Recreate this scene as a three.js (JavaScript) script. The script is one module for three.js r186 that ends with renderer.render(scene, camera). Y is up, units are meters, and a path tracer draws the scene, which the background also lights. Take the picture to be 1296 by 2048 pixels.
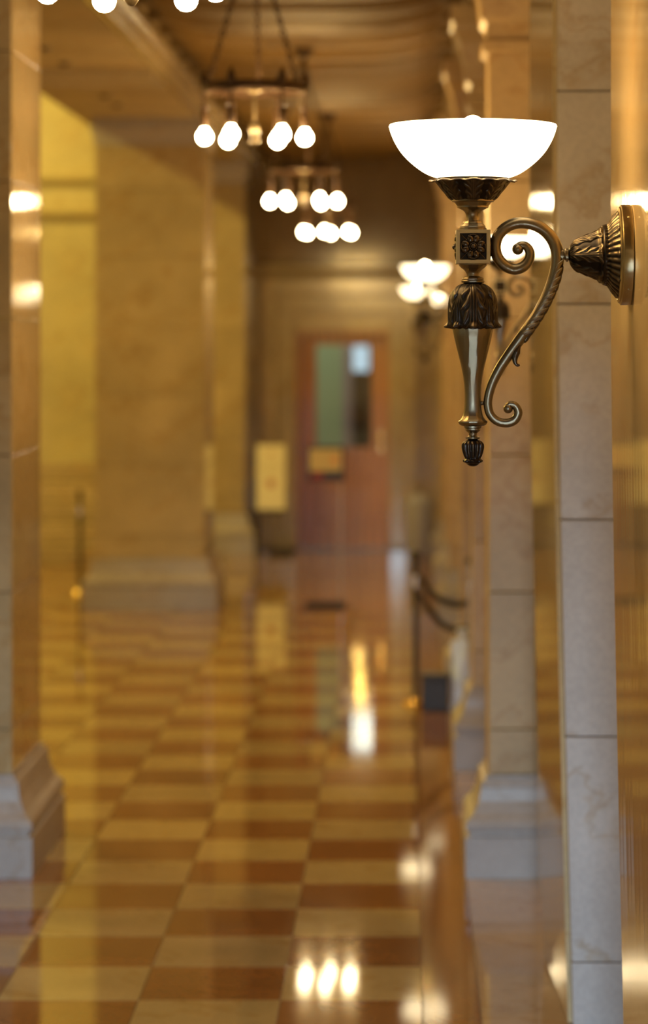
import * as THREE from 'three';
import { RoundedBoxGeometry } from 'three/addons/geometries/RoundedBoxGeometry.js';
import { mergeGeometries, mergeVertices, toCreasedNormals } from 'three/addons/utils/BufferGeometryUtils.js';
import { RectAreaLightUniformsLib } from 'three/addons/lights/RectAreaLightUniformsLib.js';

// ---------------------------------------------------------------- camera, light, exposure
const scene = new THREE.Scene();
const F = 5350, CX = 812, CY = 668, EYE = 2.0;                     // focal length and principal point in pixels of the 1296 x 2048 frame
const camera = new THREE.PerspectiveCamera(2 * Math.atan(1024 / F) * 180 / Math.PI, 1296 / 2048, 0.1, 80);
camera.position.set(0, EYE, 0);
camera.setViewOffset(1296, 2048, 648 - CX, 1024 - CY, 1296, 2048);   // a shift lens, pointing straight down the corridor
camera.focus = 5.66;
camera.userData.fStop = camera.getFocalLength() / 1000 / 0.038;      // aperture 38 mm across
camera.updateProjectionMatrix();
const renderer = new THREE.WebGLRenderer();
renderer.toneMapping = THREE.LinearToneMapping;
renderer.toneMappingExposure = 1.0;
renderer.shadowMap.enabled = true;
scene.background = new THREE.Color(0.5, 0.6, 0.75);
RectAreaLightUniformsLib.init();
const WARM = new THREE.Color(1.0, 0.58, 0.12), HALL_LIGHT = new THREE.Color(1.0, 0.76, 0.17);                       // colour of every electric lamp
const BULB_CD = 0.42, BOWL_CD = 1.0, HALL_CD = 38, BULB_GLOW = 60, BOWL_GLOW = 4;
const DAY = { colour: new THREE.Color(0.58, 0.82, 1.05), nits: 250 };  // daylight at the window behind the camera

// ---------------------------------------------------------------- helpers
let seed = 7;
const rnd = () => { seed = (seed * 1664525 + 1013904223) >>> 0; return seed / 4294967296; };
const taken = {};
function numbered(n) { const k = taken[n] = (taken[n] ?? -1) + 1; return k ? n + '_' + String(k).padStart(3, '0') : n; }
function finish(m) { m.castShadow = true; m.receiveShadow = true; return m; }
function obj(name, geo, mat, parent = scene) {
  const g = Array.isArray(geo) ? merge(geo) : geo;
  const m = finish(new THREE.Mesh(g, mat)); m.name = parent === scene ? numbered(name) : name; parent.add(m); return m;
}
function merge(list) {
  return mergeGeometries(list.map((g) => {
    const h = g.index ? g.toNonIndexed() : g.clone();
    for (const k of Object.keys(h.attributes)) if (!['position', 'normal', 'uv'].includes(k)) h.deleteAttribute(k);
    if (!h.attributes.uv) h.setAttribute('uv', new THREE.BufferAttribute(new Float32Array(h.attributes.position.count * 2), 2));
    if (!h.attributes.normal) h.computeVertexNormals();
    return h;
  }));
}
function thing(name, label, category, pos = [0, 0, 0], group) {
  const o = new THREE.Group(); o.name = numbered(name); scene.add(o); o.position.set(...pos);
  o.userData = { label, category }; if (group) o.userData.group = group; return o;
}
function structure(name, pos = [0, 0, 0]) {
  const o = new THREE.Group(); o.name = numbered(name); scene.add(o); o.position.set(...pos); o.userData = { kind: 'structure' }; return o;
}
// box from corner to corner with uv in metres
function box(x0, x1, y0, y1, z0, z1, off = 0) {
  const g = new THREE.BoxGeometry(x1 - x0, y1 - y0, z1 - z0); g.translate((x0 + x1) / 2, (y0 + y1) / 2, (z0 + z1) / 2); return metric(g, off);
}
function metric(g, off = 0) {
  const p = g.attributes.position, n = g.attributes.normal, uv = new Float32Array(p.count * 2);
  for (let i = 0; i < p.count; i++) {
    const ax = Math.abs(n.getX(i)), ay = Math.abs(n.getY(i)), az = Math.abs(n.getZ(i));
    const [a, b] = ax > ay && ax > az ? [p.getZ(i), p.getY(i)] : ay > az ? [p.getX(i), p.getZ(i)] : [p.getX(i), p.getY(i)];
    uv[2 * i] = a + off; uv[2 * i + 1] = b + off * 1.7;
  }
  g.setAttribute('uv', new THREE.BufferAttribute(uv, 2)); return g;
}
function bevelBox(x0, x1, y0, y1, z0, z1, r, off = 0) {
  const g = new RoundedBoxGeometry(x1 - x0, y1 - y0, z1 - z0, 1, r); g.translate((x0 + x1) / 2, (y0 + y1) / 2, (z0 + z1) / 2); return metric(g, off);
}
// moulding: rectangles stacked along y, each offset outwards by o; sides flags l, r, f, b
function mould(x0, x1, z0, z1, prof, side = { l: 1, r: 1, f: 1, b: 1 }) {
  const P = [], ring = ([o, y]) => [[x0 - o * side.l, y, z1 + o * side.f], [x1 + o * side.r, y, z1 + o * side.f], [x1 + o * side.r, y, z0 - o * side.b], [x0 - o * side.l, y, z0 - o * side.b]];
  const q = (a, b, c, d) => P.push(...a, ...b, ...c, ...a, ...c, ...d);
  const R = prof.map(ring);
  for (let i = 0; i + 1 < R.length; i++) for (let k = 0; k < 4; k++) q(R[i][k], R[i][(k + 1) % 4], R[i + 1][(k + 1) % 4], R[i + 1][k]);
  const A = R[0], B = R[R.length - 1]; q(A[3], A[2], A[1], A[0]); q(B[0], B[1], B[2], B[3]);
  const g = new THREE.BufferGeometry(); g.setAttribute('position', new THREE.Float32BufferAttribute(P, 3)); g.computeVertexNormals(); return metric(g);
}
function curveProfile(pts, per = 6) {          // smooth a list of [a, b] points
  const c = new THREE.CatmullRomCurve3(pts.map(([a, b]) => new THREE.Vector3(a, b, 0)), false, 'centripetal');
  return c.getPoints((pts.length - 1) * per).map((v) => [Math.max(v.x, 0), v.y]);
}
function lathe(pts, seg = 48, smooth = 0, crease = 0.6) {       // pts [r, y]
  const p = (smooth ? curveProfile(pts, smooth) : pts).map(([r, y]) => new THREE.Vector2(r, y));
  return toCreasedNormals(new THREE.LatheGeometry(p, seg), crease);
}
function tube(path, radii, seg = 14, steps = 120, closedEnds = true) {   // tapering tube along planar or gentle 3-D points
  const c = new THREE.CatmullRomCurve3(path.map((p) => new THREE.Vector3(...p)), false, 'centripetal');
  const fr = c.computeFrenetFrames(steps, false), pos = [], idx = [], rad = (t) => { const f = t * (radii.length - 1), i = Math.min(Math.floor(f), radii.length - 2); return radii[i] + (radii[i + 1] - radii[i]) * (f - i); };
  for (let i = 0; i <= steps; i++) {
    const p = c.getPointAt(i / steps), r = rad(c.getUtoTmapping(i / steps));
    for (let k = 0; k < seg; k++) { const a = k / seg * 2 * Math.PI; const v = p.clone().addScaledVector(fr.normals[i], r * Math.cos(a)).addScaledVector(fr.binormals[i], r * Math.sin(a)); pos.push(v.x, v.y, v.z); }
  }
  for (let i = 0; i < steps; i++) for (let k = 0; k < seg; k++) { const a = i * seg + k, b = i * seg + (k + 1) % seg; idx.push(a, b, a + seg, b, b + seg, a + seg); }
  if (closedEnds) for (const [i, s] of [[0, 1], [steps, -1]]) { const p = c.getPointAt(i / steps), n = pos.length / 3; pos.push(p.x, p.y, p.z); for (let k = 0; k < seg; k++) { const a = i * seg + k, b = i * seg + (k + 1) % seg; s > 0 ? idx.push(n, b, a) : idx.push(n, a, b); } }
  const g = new THREE.BufferGeometry(); g.setAttribute('position', new THREE.Float32BufferAttribute(pos, 3)); g.setIndex(idx); g.computeVertexNormals();
  g.setAttribute('uv', new THREE.Float32BufferAttribute(new Float32Array(pos.length / 3 * 2), 2)); return g;
}
// surface of revolution with carved relief: disp(v, angle) gives { h, dr, dy }, h 0..1 chooses patina or worn metal
function relief(pts, nv, nt, disp, dark, light, smooth = 5) {
  const c = new THREE.CatmullRomCurve3(pts.map(([r, y]) => new THREE.Vector3(r, y, 0)), false, 'centripetal');
  const pos = [], col = [], idx = [], uv = [];
  for (let i = 0; i <= nv; i++) {
    const v = i / nv, p = c.getPointAt(v), t = c.getTangentAt(v);
    for (let k = 0; k <= nt; k++) {
      const a = k / nt * 2 * Math.PI, d = disp(v, a);                // a = 0 faces -z, pi faces the camera (+z)
      const r = Math.max(p.x + d.dr * Math.abs(t.y) + (d.rr || 0), 0.0004), y = p.y + d.dr * -t.x * Math.sign(t.y || 1) * -1 * 0 + (d.dy || 0);
      pos.push(-r * Math.sin(a), y, -r * Math.cos(a)); uv.push(k / nt, v);
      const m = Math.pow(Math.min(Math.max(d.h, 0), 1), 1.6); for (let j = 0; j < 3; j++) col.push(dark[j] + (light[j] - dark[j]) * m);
    }
  }
  for (let i = 0; i < nv; i++) for (let k = 0; k < nt; k++) { const a = i * (nt + 1) + k, b = a + 1, e = a + nt + 1, f = e + 1; idx.push(a, e, b, b, e, f); }
  const g = new THREE.BufferGeometry();
  g.setAttribute('position', new THREE.Float32BufferAttribute(pos, 3)); g.setAttribute('color', new THREE.Float32BufferAttribute(col, 3)); g.setAttribute('uv', new THREE.Float32BufferAttribute(uv, 2));
  g.setIndex(idx); g.computeVertexNormals(); return g;
}
const sstep = (a, b, x) => { const t = Math.min(Math.max((x - a) / (b - a), 0), 1); return t * t * (3 - 2 * t); };

// ---------------------------------------------------------------- procedural stone and wood
function lattice(n, s) { const a = new Float32Array(n * n); let q = s; for (let i = 0; i < a.length; i++) { q = (q * 1664525 + 1013904223) >>> 0; a[i] = q / 4294967296; } return a; }
const LAT = [0, 1, 2, 3, 4, 5].map((i) => lattice(256, 11 + 97 * i));
function vnoise(x, y, per, l) { // tiling value noise, period per
  const L = LAT[l], xi = Math.floor(x), yi = Math.floor(y), fx = x - xi, fy = y - yi, u = fx * fx * (3 - 2 * fx), v = fy * fy * (3 - 2 * fy), m = (k) => ((k % per) + per) % per;
  const g = (i, j) => L[m(j) * 256 + m(i)];
  return (g(xi, yi) * (1 - u) + g(xi + 1, yi) * u) * (1 - v) + (g(xi, yi + 1) * (1 - u) + g(xi + 1, yi + 1) * u) * v;
}
function fbm(x, y, per, oct = 5) { let s = 0, a = 0.5, f = 1; for (let i = 0; i < oct; i++) { s += a * vnoise(x * f, y * f, per * f, i); a *= 0.5; f *= 2; } return s; }
function texture(size, fn, srgb) {
  const d = new Uint8Array(size * size * 4);
  for (let j = 0; j < size; j++) for (let i = 0; i < size; i++) { const c = fn(i / size, j / size); const o = 4 * (j * size + i); for (let k = 0; k < 3; k++) d[o + k] = Math.max(0, Math.min(255, 255 * (Array.isArray(c) ? c[k] : c))); d[o + 3] = 255; }
  const t = new THREE.DataTexture(d, size, size); t.wrapS = t.wrapT = THREE.RepeatWrapping; t.magFilter = THREE.LinearFilter; t.minFilter = THREE.LinearMipmapLinearFilter; t.generateMipmaps = true;
  if (srgb) t.colorSpace = THREE.SRGBColorSpace; t.needsUpdate = true; return t;
}
const rep = (t, sx, sy = sx) => { const c = t.clone(); c.repeat.set(sx, sy); c.needsUpdate = true; return c; };
const stoneTex = texture(512, (u, v) => {
  const n = fbm(u * 4, v * 4, 4, 6), w = fbm(u * 4 + 3 * n, v * 4 + 2 * n, 4, 5), vein = Math.pow(1 - Math.min(1, Math.abs(w - 0.5) * 14), 3), sp = vnoise(u * 128, v * 128, 128, 5);
  const k = 0.86 + 0.2 * (n - 0.5) + 0.05 * (sp - 0.5); return [k + 0.02 - 0.06 * vein, k - 0.10 * vein, k - 0.02 - 0.16 * vein];
}, true);
const fineTex = texture(256, (u, v) => fbm(u * 8, v * 8, 8, 5));
const wallWaves = texture(256, (u, v) => 0.6 * fbm(u * 12, v * 3, 3, 4) + 0.4 * fbm(u * 3, v * 3, 3, 3));
const woodTex = texture(256, (u, v) => { const g = fbm(u * 24, v * 2, 2, 5), w = 0.5 + 0.5 * Math.sin(40 * (u + 0.25 * g)); const k = 0.72 + 0.2 * g + 0.12 * w; return [k, k * 0.97, k * 0.92]; }, true);
const stone = (r, g, b, rough, extra = {}) => new THREE.MeshPhysicalMaterial({ color: new THREE.Color(r, g, b), roughness: rough, map: rep(stoneTex, extra.tile || 0.8), ...(extra.m || {}) });
const M = {
  tileLight: [0, 1, 2].map((i) => stone(0.62 - 0.04 * i, 0.46 - 0.03 * i, 0.19, 0.05, { tile: 0.9 })),
  tileDark: [0, 1, 2].map((i) => stone(0.37 - 0.03 * i, 0.165 - 0.01 * i, 0.05, 0.05, { tile: 0.9 })),
  border: stone(0.33, 0.15, 0.05, 0.06), edging: stone(0.52, 0.36, 0.2, 0.06),
  wall: stone(0.56, 0.44, 0.27, 0.10), block: stone(0.53, 0.49, 0.485, 0.42), honed: stone(0.58, 0.47, 0.29, 0.14),
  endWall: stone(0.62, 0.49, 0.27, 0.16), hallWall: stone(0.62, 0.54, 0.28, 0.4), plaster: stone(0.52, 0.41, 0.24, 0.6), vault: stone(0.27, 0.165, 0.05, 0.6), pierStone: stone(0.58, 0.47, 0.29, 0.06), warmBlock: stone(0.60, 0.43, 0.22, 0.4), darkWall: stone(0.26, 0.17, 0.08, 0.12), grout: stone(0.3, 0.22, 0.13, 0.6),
  nearWall: stone(0.56, 0.44, 0.27, 0.055, { m: { bumpMap: rep(wallWaves, 1.2, 0.4), bumpScale: 0.0005 } }),
  wood: new THREE.MeshPhysicalMaterial({ color: new THREE.Color(0.50, 0.20, 0.06), map: rep(woodTex, 2, 1), roughness: 0.3 }),
  woodLight: new THREE.MeshPhysicalMaterial({ color: new THREE.Color(0.62, 0.31, 0.13), map: rep(woodTex, 2, 1), roughness: 0.28 }),
  glass: new THREE.MeshPhysicalMaterial({ color: 0xffffff, transmission: 1, thickness: 0, roughness: 0.02, ior: 1.5 }),
  bronze: new THREE.MeshPhysicalMaterial({ color: new THREE.Color(0.235, 0.185, 0.12), metalness: 1, roughness: 0.36, roughnessMap: null, bumpMap: rep(fineTex, 3), bumpScale: 0.0002 }),
  carved: new THREE.MeshPhysicalMaterial({ color: 0xffffff, vertexColors: true, metalness: 0.9, roughness: 0.36 }),
  patina: new THREE.MeshPhysicalMaterial({ color: new THREE.Color(0.085, 0.062, 0.045), metalness: 0.9, roughness: 0.27 }),
  recess: new THREE.MeshPhysicalMaterial({ color: new THREE.Color(0.028, 0.024, 0.026), metalness: 0.6, roughness: 0.45 }),
  brass: new THREE.MeshPhysicalMaterial({ color: new THREE.Color(0.56, 0.47, 0.30), metalness: 1, roughness: 0.42 }),
  plate: new THREE.MeshPhysicalMaterial({ color: new THREE.Color(0.42, 0.33, 0.19), metalness: 1, roughness: 0.3, anisotropy: 0.5 }),
  iron: new THREE.MeshPhysicalMaterial({ color: new THREE.Color(0.06, 0.032, 0.018), metalness: 0.6, roughness: 0.45 }),
  polishedBrass: new THREE.MeshPhysicalMaterial({ color: new THREE.Color(0.85, 0.6, 0.22), metalness: 1, roughness: 0.15 }),
  bulb: new THREE.MeshStandardMaterial({ color: 0xffffff, roughness: 0.3, emissive: new THREE.Color(1, 0.80, 0.46), emissiveIntensity: BULB_GLOW }),
  bowl: new THREE.MeshPhysicalMaterial({ color: new THREE.Color(0.95, 0.93, 0.88), roughness: 0.35, emissive: new THREE.Color(1, 0.84, 0.52), emissiveIntensity: BOWL_GLOW }),
  rope: new THREE.MeshStandardMaterial({ color: new THREE.Color(0.035, 0.022, 0.012), roughness: 0.9 }),
  black: new THREE.MeshStandardMaterial({ color: new THREE.Color(0.03, 0.02, 0.012), roughness: 0.5 }),
  chrome: new THREE.MeshPhysicalMaterial({ color: new THREE.Color(0.75, 0.76, 0.78), metalness: 1, roughness: 0.2 }),
  greyPaint: new THREE.MeshStandardMaterial({ color: new THREE.Color(0.40, 0.38, 0.40), roughness: 0.4 }),
  cream: new THREE.MeshStandardMaterial({ color: new THREE.Color(0.80, 0.74, 0.52), roughness: 0.6 }),
};
function bulbLight(parent, pos, cd, colour = WARM) {
  const l = new THREE.PointLight(colour, cd, 0, 2); l.position.set(...pos); l.castShadow = true; l.shadow.radius = 1; parent.add(l); return l;
}

// ---------------------------------------------------------------- plan of the place (metres; the corridor runs along -z)
const WALL_X = 0.478, PIL_X = 0.306, PIER_R = -1.46, PIER_L = -2.26, END = -24.9, REAR = 5, CEIL = 3.62, HALL_X = -8, HALL_TOP = 6.2, BEAM = 3.57;
const depthAt = (s) => -F / s;

// floor: checker tiles, dark border, pale edging
{
  const fl = structure('floor');
  obj('bedding', box(HALL_X, 0.9, -0.2, -0.018, END - 12, REAR), M.grout, fl);
  const T = 0.4263, PZ = 0.4255, Z0 = -8.458;                        // a joint lies 8.458 m from the camera; the column inside -1.23 .. -0.80 is light just before it
  const variants = [0, 0.37, 0.81, 1.3].map((o) => { const g = bevelBox(-T / 2 + 0.001, T / 2 - 0.001, -0.018, 0, -PZ / 2 + 0.001, PZ / 2 - 0.001, 0.0015, 3 * o); return g; });
  const restL = [], restD = [], cells = [];
  for (let row = -32; row < 44; row++) for (let col = -12; col < 3; col++) {
    const x = -1.23 + (col + 0.5) * T, z = Z0 + 0.5 * PZ - row * PZ - (0); if (z < END + 0.1 || z > REAR) continue;
    const zz = z, d = -zz, X0 = HALL_X; if (x < X0 + 0.3) continue;
    const light = ((row + col) & 1) === 0;
    const sx = d > 1 ? CX + x * F / d : -9999, sy = d > 1 ? CY + EYE * F / d : 9999;
    const seen = d > 7.3 && sx > -40 && sx < 1000 && sy < 2090 && (x > PIER_R - 0.1 || (d > 10.5 && sx > 70));
    cells.push({ x, z: zz, light, seen, d });
  }
  const vis = cells.filter((c) => c.seen).sort((a, b) => a.d - b.d), keep = new Set(vis.slice(0, 286));
  for (const c of cells) {
    const g = variants[Math.floor(rnd() * 4)], mats = c.light ? M.tileLight : M.tileDark, k = Math.floor(rnd() * 3);
    if (keep.has(c)) { const m = obj('floor_tile', g, mats[k], fl); m.position.set(c.x, 0, c.z); if (rnd() < 0.5) m.rotation.y = Math.PI; }
    else (c.light ? restL : restD).push(variants[0].clone().translate(c.x, 0, c.z));
  }
  for (const [l, m] of [[restL, M.tileLight[0]], [restD, M.tileDark[0]]]) { const s = obj('floor_tile', mergeGeometries(l), m, fl); s.userData.kind = 'stuff'; }
  for (let z = REAR - 1.2; z > END - 0.1; z -= 1.2) {
    obj('border_stone', bevelBox(0.05, 0.219, -0.018, 0, Math.max(z, END) + 0.001, z + 1.199, 0.0015, rnd() * 9), M.border, fl);
    obj('edging_stone', bevelBox(0.221, WALL_X + 0.03, -0.018, 0, Math.max(z, END) + 0.001, z + 1.199, 0.0015, rnd() * 9), M.edging, fl);
  }
}
// right wall: polished slabs between the pilasters; the nearest slab carries the lamp
const lean = (h) => 0.0165 * Math.pow(Math.max(0, 1.97 - h), 1.25);
const SLAB_END = 6.24, P1 = 7.7, P1_DEEP = 0.9, PILASTERS = [9.91, 12.35, 14.8, 18.55, 21.0, 23.3];
{
  const w = structure('wall_right');
  obj('backing', box(WALL_X + 0.12, WALL_X + 0.3, 0, CEIL + 0.2, END, -P1 - P1_DEEP - 0.02), M.plaster, w);
  obj('backing', box(WALL_X + 0.30, WALL_X + 0.45, 0, CEIL + 0.2, -P1 - P1_DEEP - 0.02, -SLAB_END), M.plaster, structure('wall_right'));
  const near = structure('wall_right'); obj('backing', box(WALL_X + 0.35, WALL_X + 0.45, 0, CEIL + 0.2, -SLAB_END, REAR), M.plaster, near);
  const g = new THREE.BoxGeometry(0.3, CEIL, SLAB_END + REAR, 1, 24, 1); g.translate(WALL_X + 0.15, CEIL / 2, (REAR - SLAB_END) / 2); metric(g);
  const p = g.attributes.position; for (let i = 0; i < p.count; i++) p.setX(i, p.getX(i) + lean(p.getY(i)));
  g.computeVertexNormals();
  obj('polished_slab', g, M.nearWall, near).userData.label = 'mirror-polished slab that carries the near lamp';
  const cuts = [P1 + P1_DEEP + 0.02, ...PILASTERS, -END];
  for (let i = 0; i + 1 < cuts.length; i++) obj('polished_slab', bevelBox(WALL_X, WALL_X + 0.12, 0, CEIL, -cuts[i + 1] + 0.001, -cuts[i] - 0.001, 0.002, i * 2.3), M.wall, w);
}
// left hall, end wall, rear wall
{
  const w = structure('wall_left'); obj('stone_face', box(HALL_X - 0.3, HALL_X, 0, HALL_TOP, END, REAR), M.hallWall, w);
  const e = structure('wall_far');
  const DX0 = -1.03, DX1 = -0.155, DT = 2.03;                        // door opening
  obj('stone_face', [box(HALL_X, -2.3, 0, HALL_TOP, END - 0.25, END)], M.hallWall, e);
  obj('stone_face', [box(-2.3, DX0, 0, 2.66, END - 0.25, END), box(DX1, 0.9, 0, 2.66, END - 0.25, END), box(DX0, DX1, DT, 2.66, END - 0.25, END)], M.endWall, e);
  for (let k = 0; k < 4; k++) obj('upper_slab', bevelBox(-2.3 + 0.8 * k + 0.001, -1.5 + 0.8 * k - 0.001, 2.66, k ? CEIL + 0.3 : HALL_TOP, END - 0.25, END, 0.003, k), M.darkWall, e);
  // mouldings across the hall part
  const hm = structure('trim_5');
  for (const h of [3.1, 3.42]) obj('moulding', mould(HALL_X, -2.35, END, END + 0.02, [[0, h - 0.04], [0.05, h - 0.02], [0.09, h + 0.02], [0.09, h + 0.05], [0, h + 0.07]], { l: 0, r: 0, f: 1, b: 0 }), M.hallWall, hm);
  // stone architrave and cornice round the door
  const sur = structure('trim_1');
  const band = (a, b, c, d, t, name = 'architrave_stone') => obj(name, bevelBox(a, b, c, d, END, END + t, 0.008, a * 3), M.honed, sur);
  band(-1.36, -1.20, 0, 2.52, 0.10); band(-1.20, DX0, 0, 2.2, 0.06); band(DX1, 0.0, 0, 2.2, 0.06); band(0.0, 0.09, 0, 2.52, 0.10);
  band(-1.20, 0.0, 2.2, 2.36, 0.06); band(-1.20, 0.0, 2.36, 2.52, 0.10);
  obj('cornice', mould(-1.42, 0.15, END, END + 0.02, [[0, 2.52], [0.03, 2.54], [0.05, 2.57], [0.1, 2.60], [0.1, 2.63], [0, 2.66]], { l: 1, r: 1, f: 1, b: 0 }), M.honed, sur);
  const r = structure('wall_rear');
  obj('stone_face', [box(HALL_X, PIER_R, 0, HALL_TOP, REAR, REAR + 0.3), box(PIER_R, 0.9, 0, 2.45, REAR, REAR + 0.3), box(PIER_R, 0.9, 3.55, HALL_TOP, REAR, REAR + 0.3), box(PIER_R, -1.3, 2.45, 3.55, REAR, REAR + 0.3), box(0.42, 0.9, 2.45, 3.55, REAR, REAR + 0.3)], M.plaster, r);
  const lin = structure('trim_2'); obj('lintel', box(PIER_R, WALL_X + 0.1, 2.36, CEIL + 0.1, 0.5, 0.85), M.plaster, lin);
  // high window behind the camera: frame, panes bright with daylight, and the light they let in
  const win = structure('window_1');
  obj('window_frame', [box(-1.3, 0.42, 2.45, 2.49, REAR, REAR + 0.08), box(-1.3, 0.42, 3.51, 3.55, REAR, REAR + 0.08), ...[-1.3, -0.74, -0.17, 0.38].map((x) => box(x, x + 0.04, 2.49, 3.51, REAR, REAR + 0.08))], M.wood, win);
  const sky = new THREE.MeshStandardMaterial({ color: 0x222222, emissive: DAY.colour, emissiveIntensity: DAY.nits * 0.02 });
  for (const [a, b] of [[-1.26, -0.74], [-0.70, -0.17], [-0.13, 0.38]]) obj('window_pane', box(a, b, 2.49, 3.51, REAR + 0.03, REAR + 0.04), sky, win);
  const l = new THREE.RectAreaLight(DAY.colour, DAY.nits, 1.64, 1.0); l.position.set(-0.44, 3.0, REAR - 0.03); l.rotation.set(0, 0, 0); win.add(l);
}
// ceilings and the beam over the left-hand piers
{
  const c = structure('ceiling');
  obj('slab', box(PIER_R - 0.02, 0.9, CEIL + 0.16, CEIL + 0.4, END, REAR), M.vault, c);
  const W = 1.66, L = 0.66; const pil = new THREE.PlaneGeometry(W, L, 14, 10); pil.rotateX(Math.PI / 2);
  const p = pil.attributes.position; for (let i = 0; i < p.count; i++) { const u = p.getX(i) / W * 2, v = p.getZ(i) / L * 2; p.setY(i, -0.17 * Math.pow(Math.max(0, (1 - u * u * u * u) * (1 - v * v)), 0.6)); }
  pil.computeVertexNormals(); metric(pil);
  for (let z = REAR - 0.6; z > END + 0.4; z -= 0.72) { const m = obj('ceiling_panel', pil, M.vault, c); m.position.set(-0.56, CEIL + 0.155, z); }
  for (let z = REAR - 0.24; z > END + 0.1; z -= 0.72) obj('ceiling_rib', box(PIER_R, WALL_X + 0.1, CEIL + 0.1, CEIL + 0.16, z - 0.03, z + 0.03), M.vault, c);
  const h = structure('ceiling'); obj('slab', box(HALL_X, PIER_R, HALL_TOP, HALL_TOP + 0.3, END, REAR), M.plaster, h);
  const b = structure('trim_3');
  obj('beam', box(-2.38, -1.42, BEAM, HALL_TOP, END, REAR), M.plaster, b);
  obj('moulding', [box(-1.42, -1.39, BEAM + 0.0, BEAM + 0.05, END, REAR), box(-1.42, -1.36, BEAM + 0.05, BEAM + 0.09, END, REAR), box(-1.49, -1.43, BEAM - 0.025, BEAM, END, REAR)], M.honed, b);
  for (const d of [15.95, 16.45]) obj('soffit_rib', bevelBox(-2.36, -1.5, BEAM - 0.06, BEAM + 0.01, -d - 0.07, -d + 0.07, 0.01), M.plaster, b);
  const ros = lathe([[0, -0.022], [0.012, -0.02], [0.018, -0.01], [0.03, -0.012], [0.036, 0]], 20);
  for (const d of [13.0, 14.66, 15.5, 17.6, 18.3]) { const m = obj('rosette', ros, M.iron, b); m.position.set(-1.98, BEAM, -d); }
  const f = structure('trim_4');
  obj('fascia', box(PIL_X - 0.01, WALL_X + 0.1, CEIL - 0.12, CEIL + 0.16, END, -P1 - P1_DEEP - 0.03), M.plaster, f);
}

// ---------------------------------------------------------------- pilasters and piers, laid up of stone blocks
const BASE = [[0.0875, 0], [0.0875, 0.150], [0.072, 0.153], [0.072, 0.170], [0.084, 0.175], [0.086, 0.195], [0.078, 0.212], [0.055, 0.235], [0.036, 0.275], [0.028, 0.322], [0.030, 0.330], [0.024, 0.347], [0.012, 0.350], [0.012, 0.367]];
const CAP = [[0, 3.04], [0.022, 3.055], [0.022, 3.085], [0.006, 3.095], [0.006, 3.15], [0.026, 3.17], [0.03, 3.20], [0.036, 3.26], [0.055, 3.34], [0.082, 3.40], [0.085, 3.43], [0.098, 3.44], [0.098, 3.51]];
function column(name, label, group, x0, x1, z0, z1, flags, mats, shift = (h) => 0, joints = [0.367, 0.535, 1.043, 1.551, 2.059, 2.567, 3.05], plain = false) {
  const t = thing(name, label, name.includes('pier') ? 'pier' : 'pilaster', [(x0 + x1) / 2, 0, (z0 + z1) / 2], group), cx = (x0 + x1) / 2, cz = (z0 + z1) / 2;
  const bend = (g) => { const p = g.attributes.position; for (let i = 0; i < p.count; i++) p.setX(i, p.getX(i) + shift(p.getY(i), p.getZ(i))); g.translate(-cx, 0, -cz); return g; };
  if (!plain) obj('base', bend(mould(x0, x1, z0, z1, BASE, flags)), mats.base, t);
  for (let i = 0; i + 1 < joints.length; i++) obj('stone_block', bend(bevelBox(x0, x1, joints[i] + 0.0012, joints[i + 1] - 0.0012, z0, z1, 0.004, rnd() * 9)), mats.shaft, t);
  if (plain) return t;
  const top = joints[joints.length - 1];
  obj('capital', bend(mould(x0, x1, z0, z1, top > 3.3 ? CAP.map(([o, y]) => [o * 0.35, top + (y - 3.04) * (3.51 - top) / 0.47]) : CAP, flags)), mats.cap || mats.base, t);
  obj('abacus', bend(box(x0 - 0.02 * flags.l, x1 + 0.02 * flags.r, 3.51, BEAM - 0.002, z0 - 0.02, z1 + 0.02)), mats.cap || mats.base, t);
  return t;
}
const right = { l: 1, r: 0, f: 1, b: 1 }, all = { l: 1, r: 1, f: 1, b: 1 };
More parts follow.
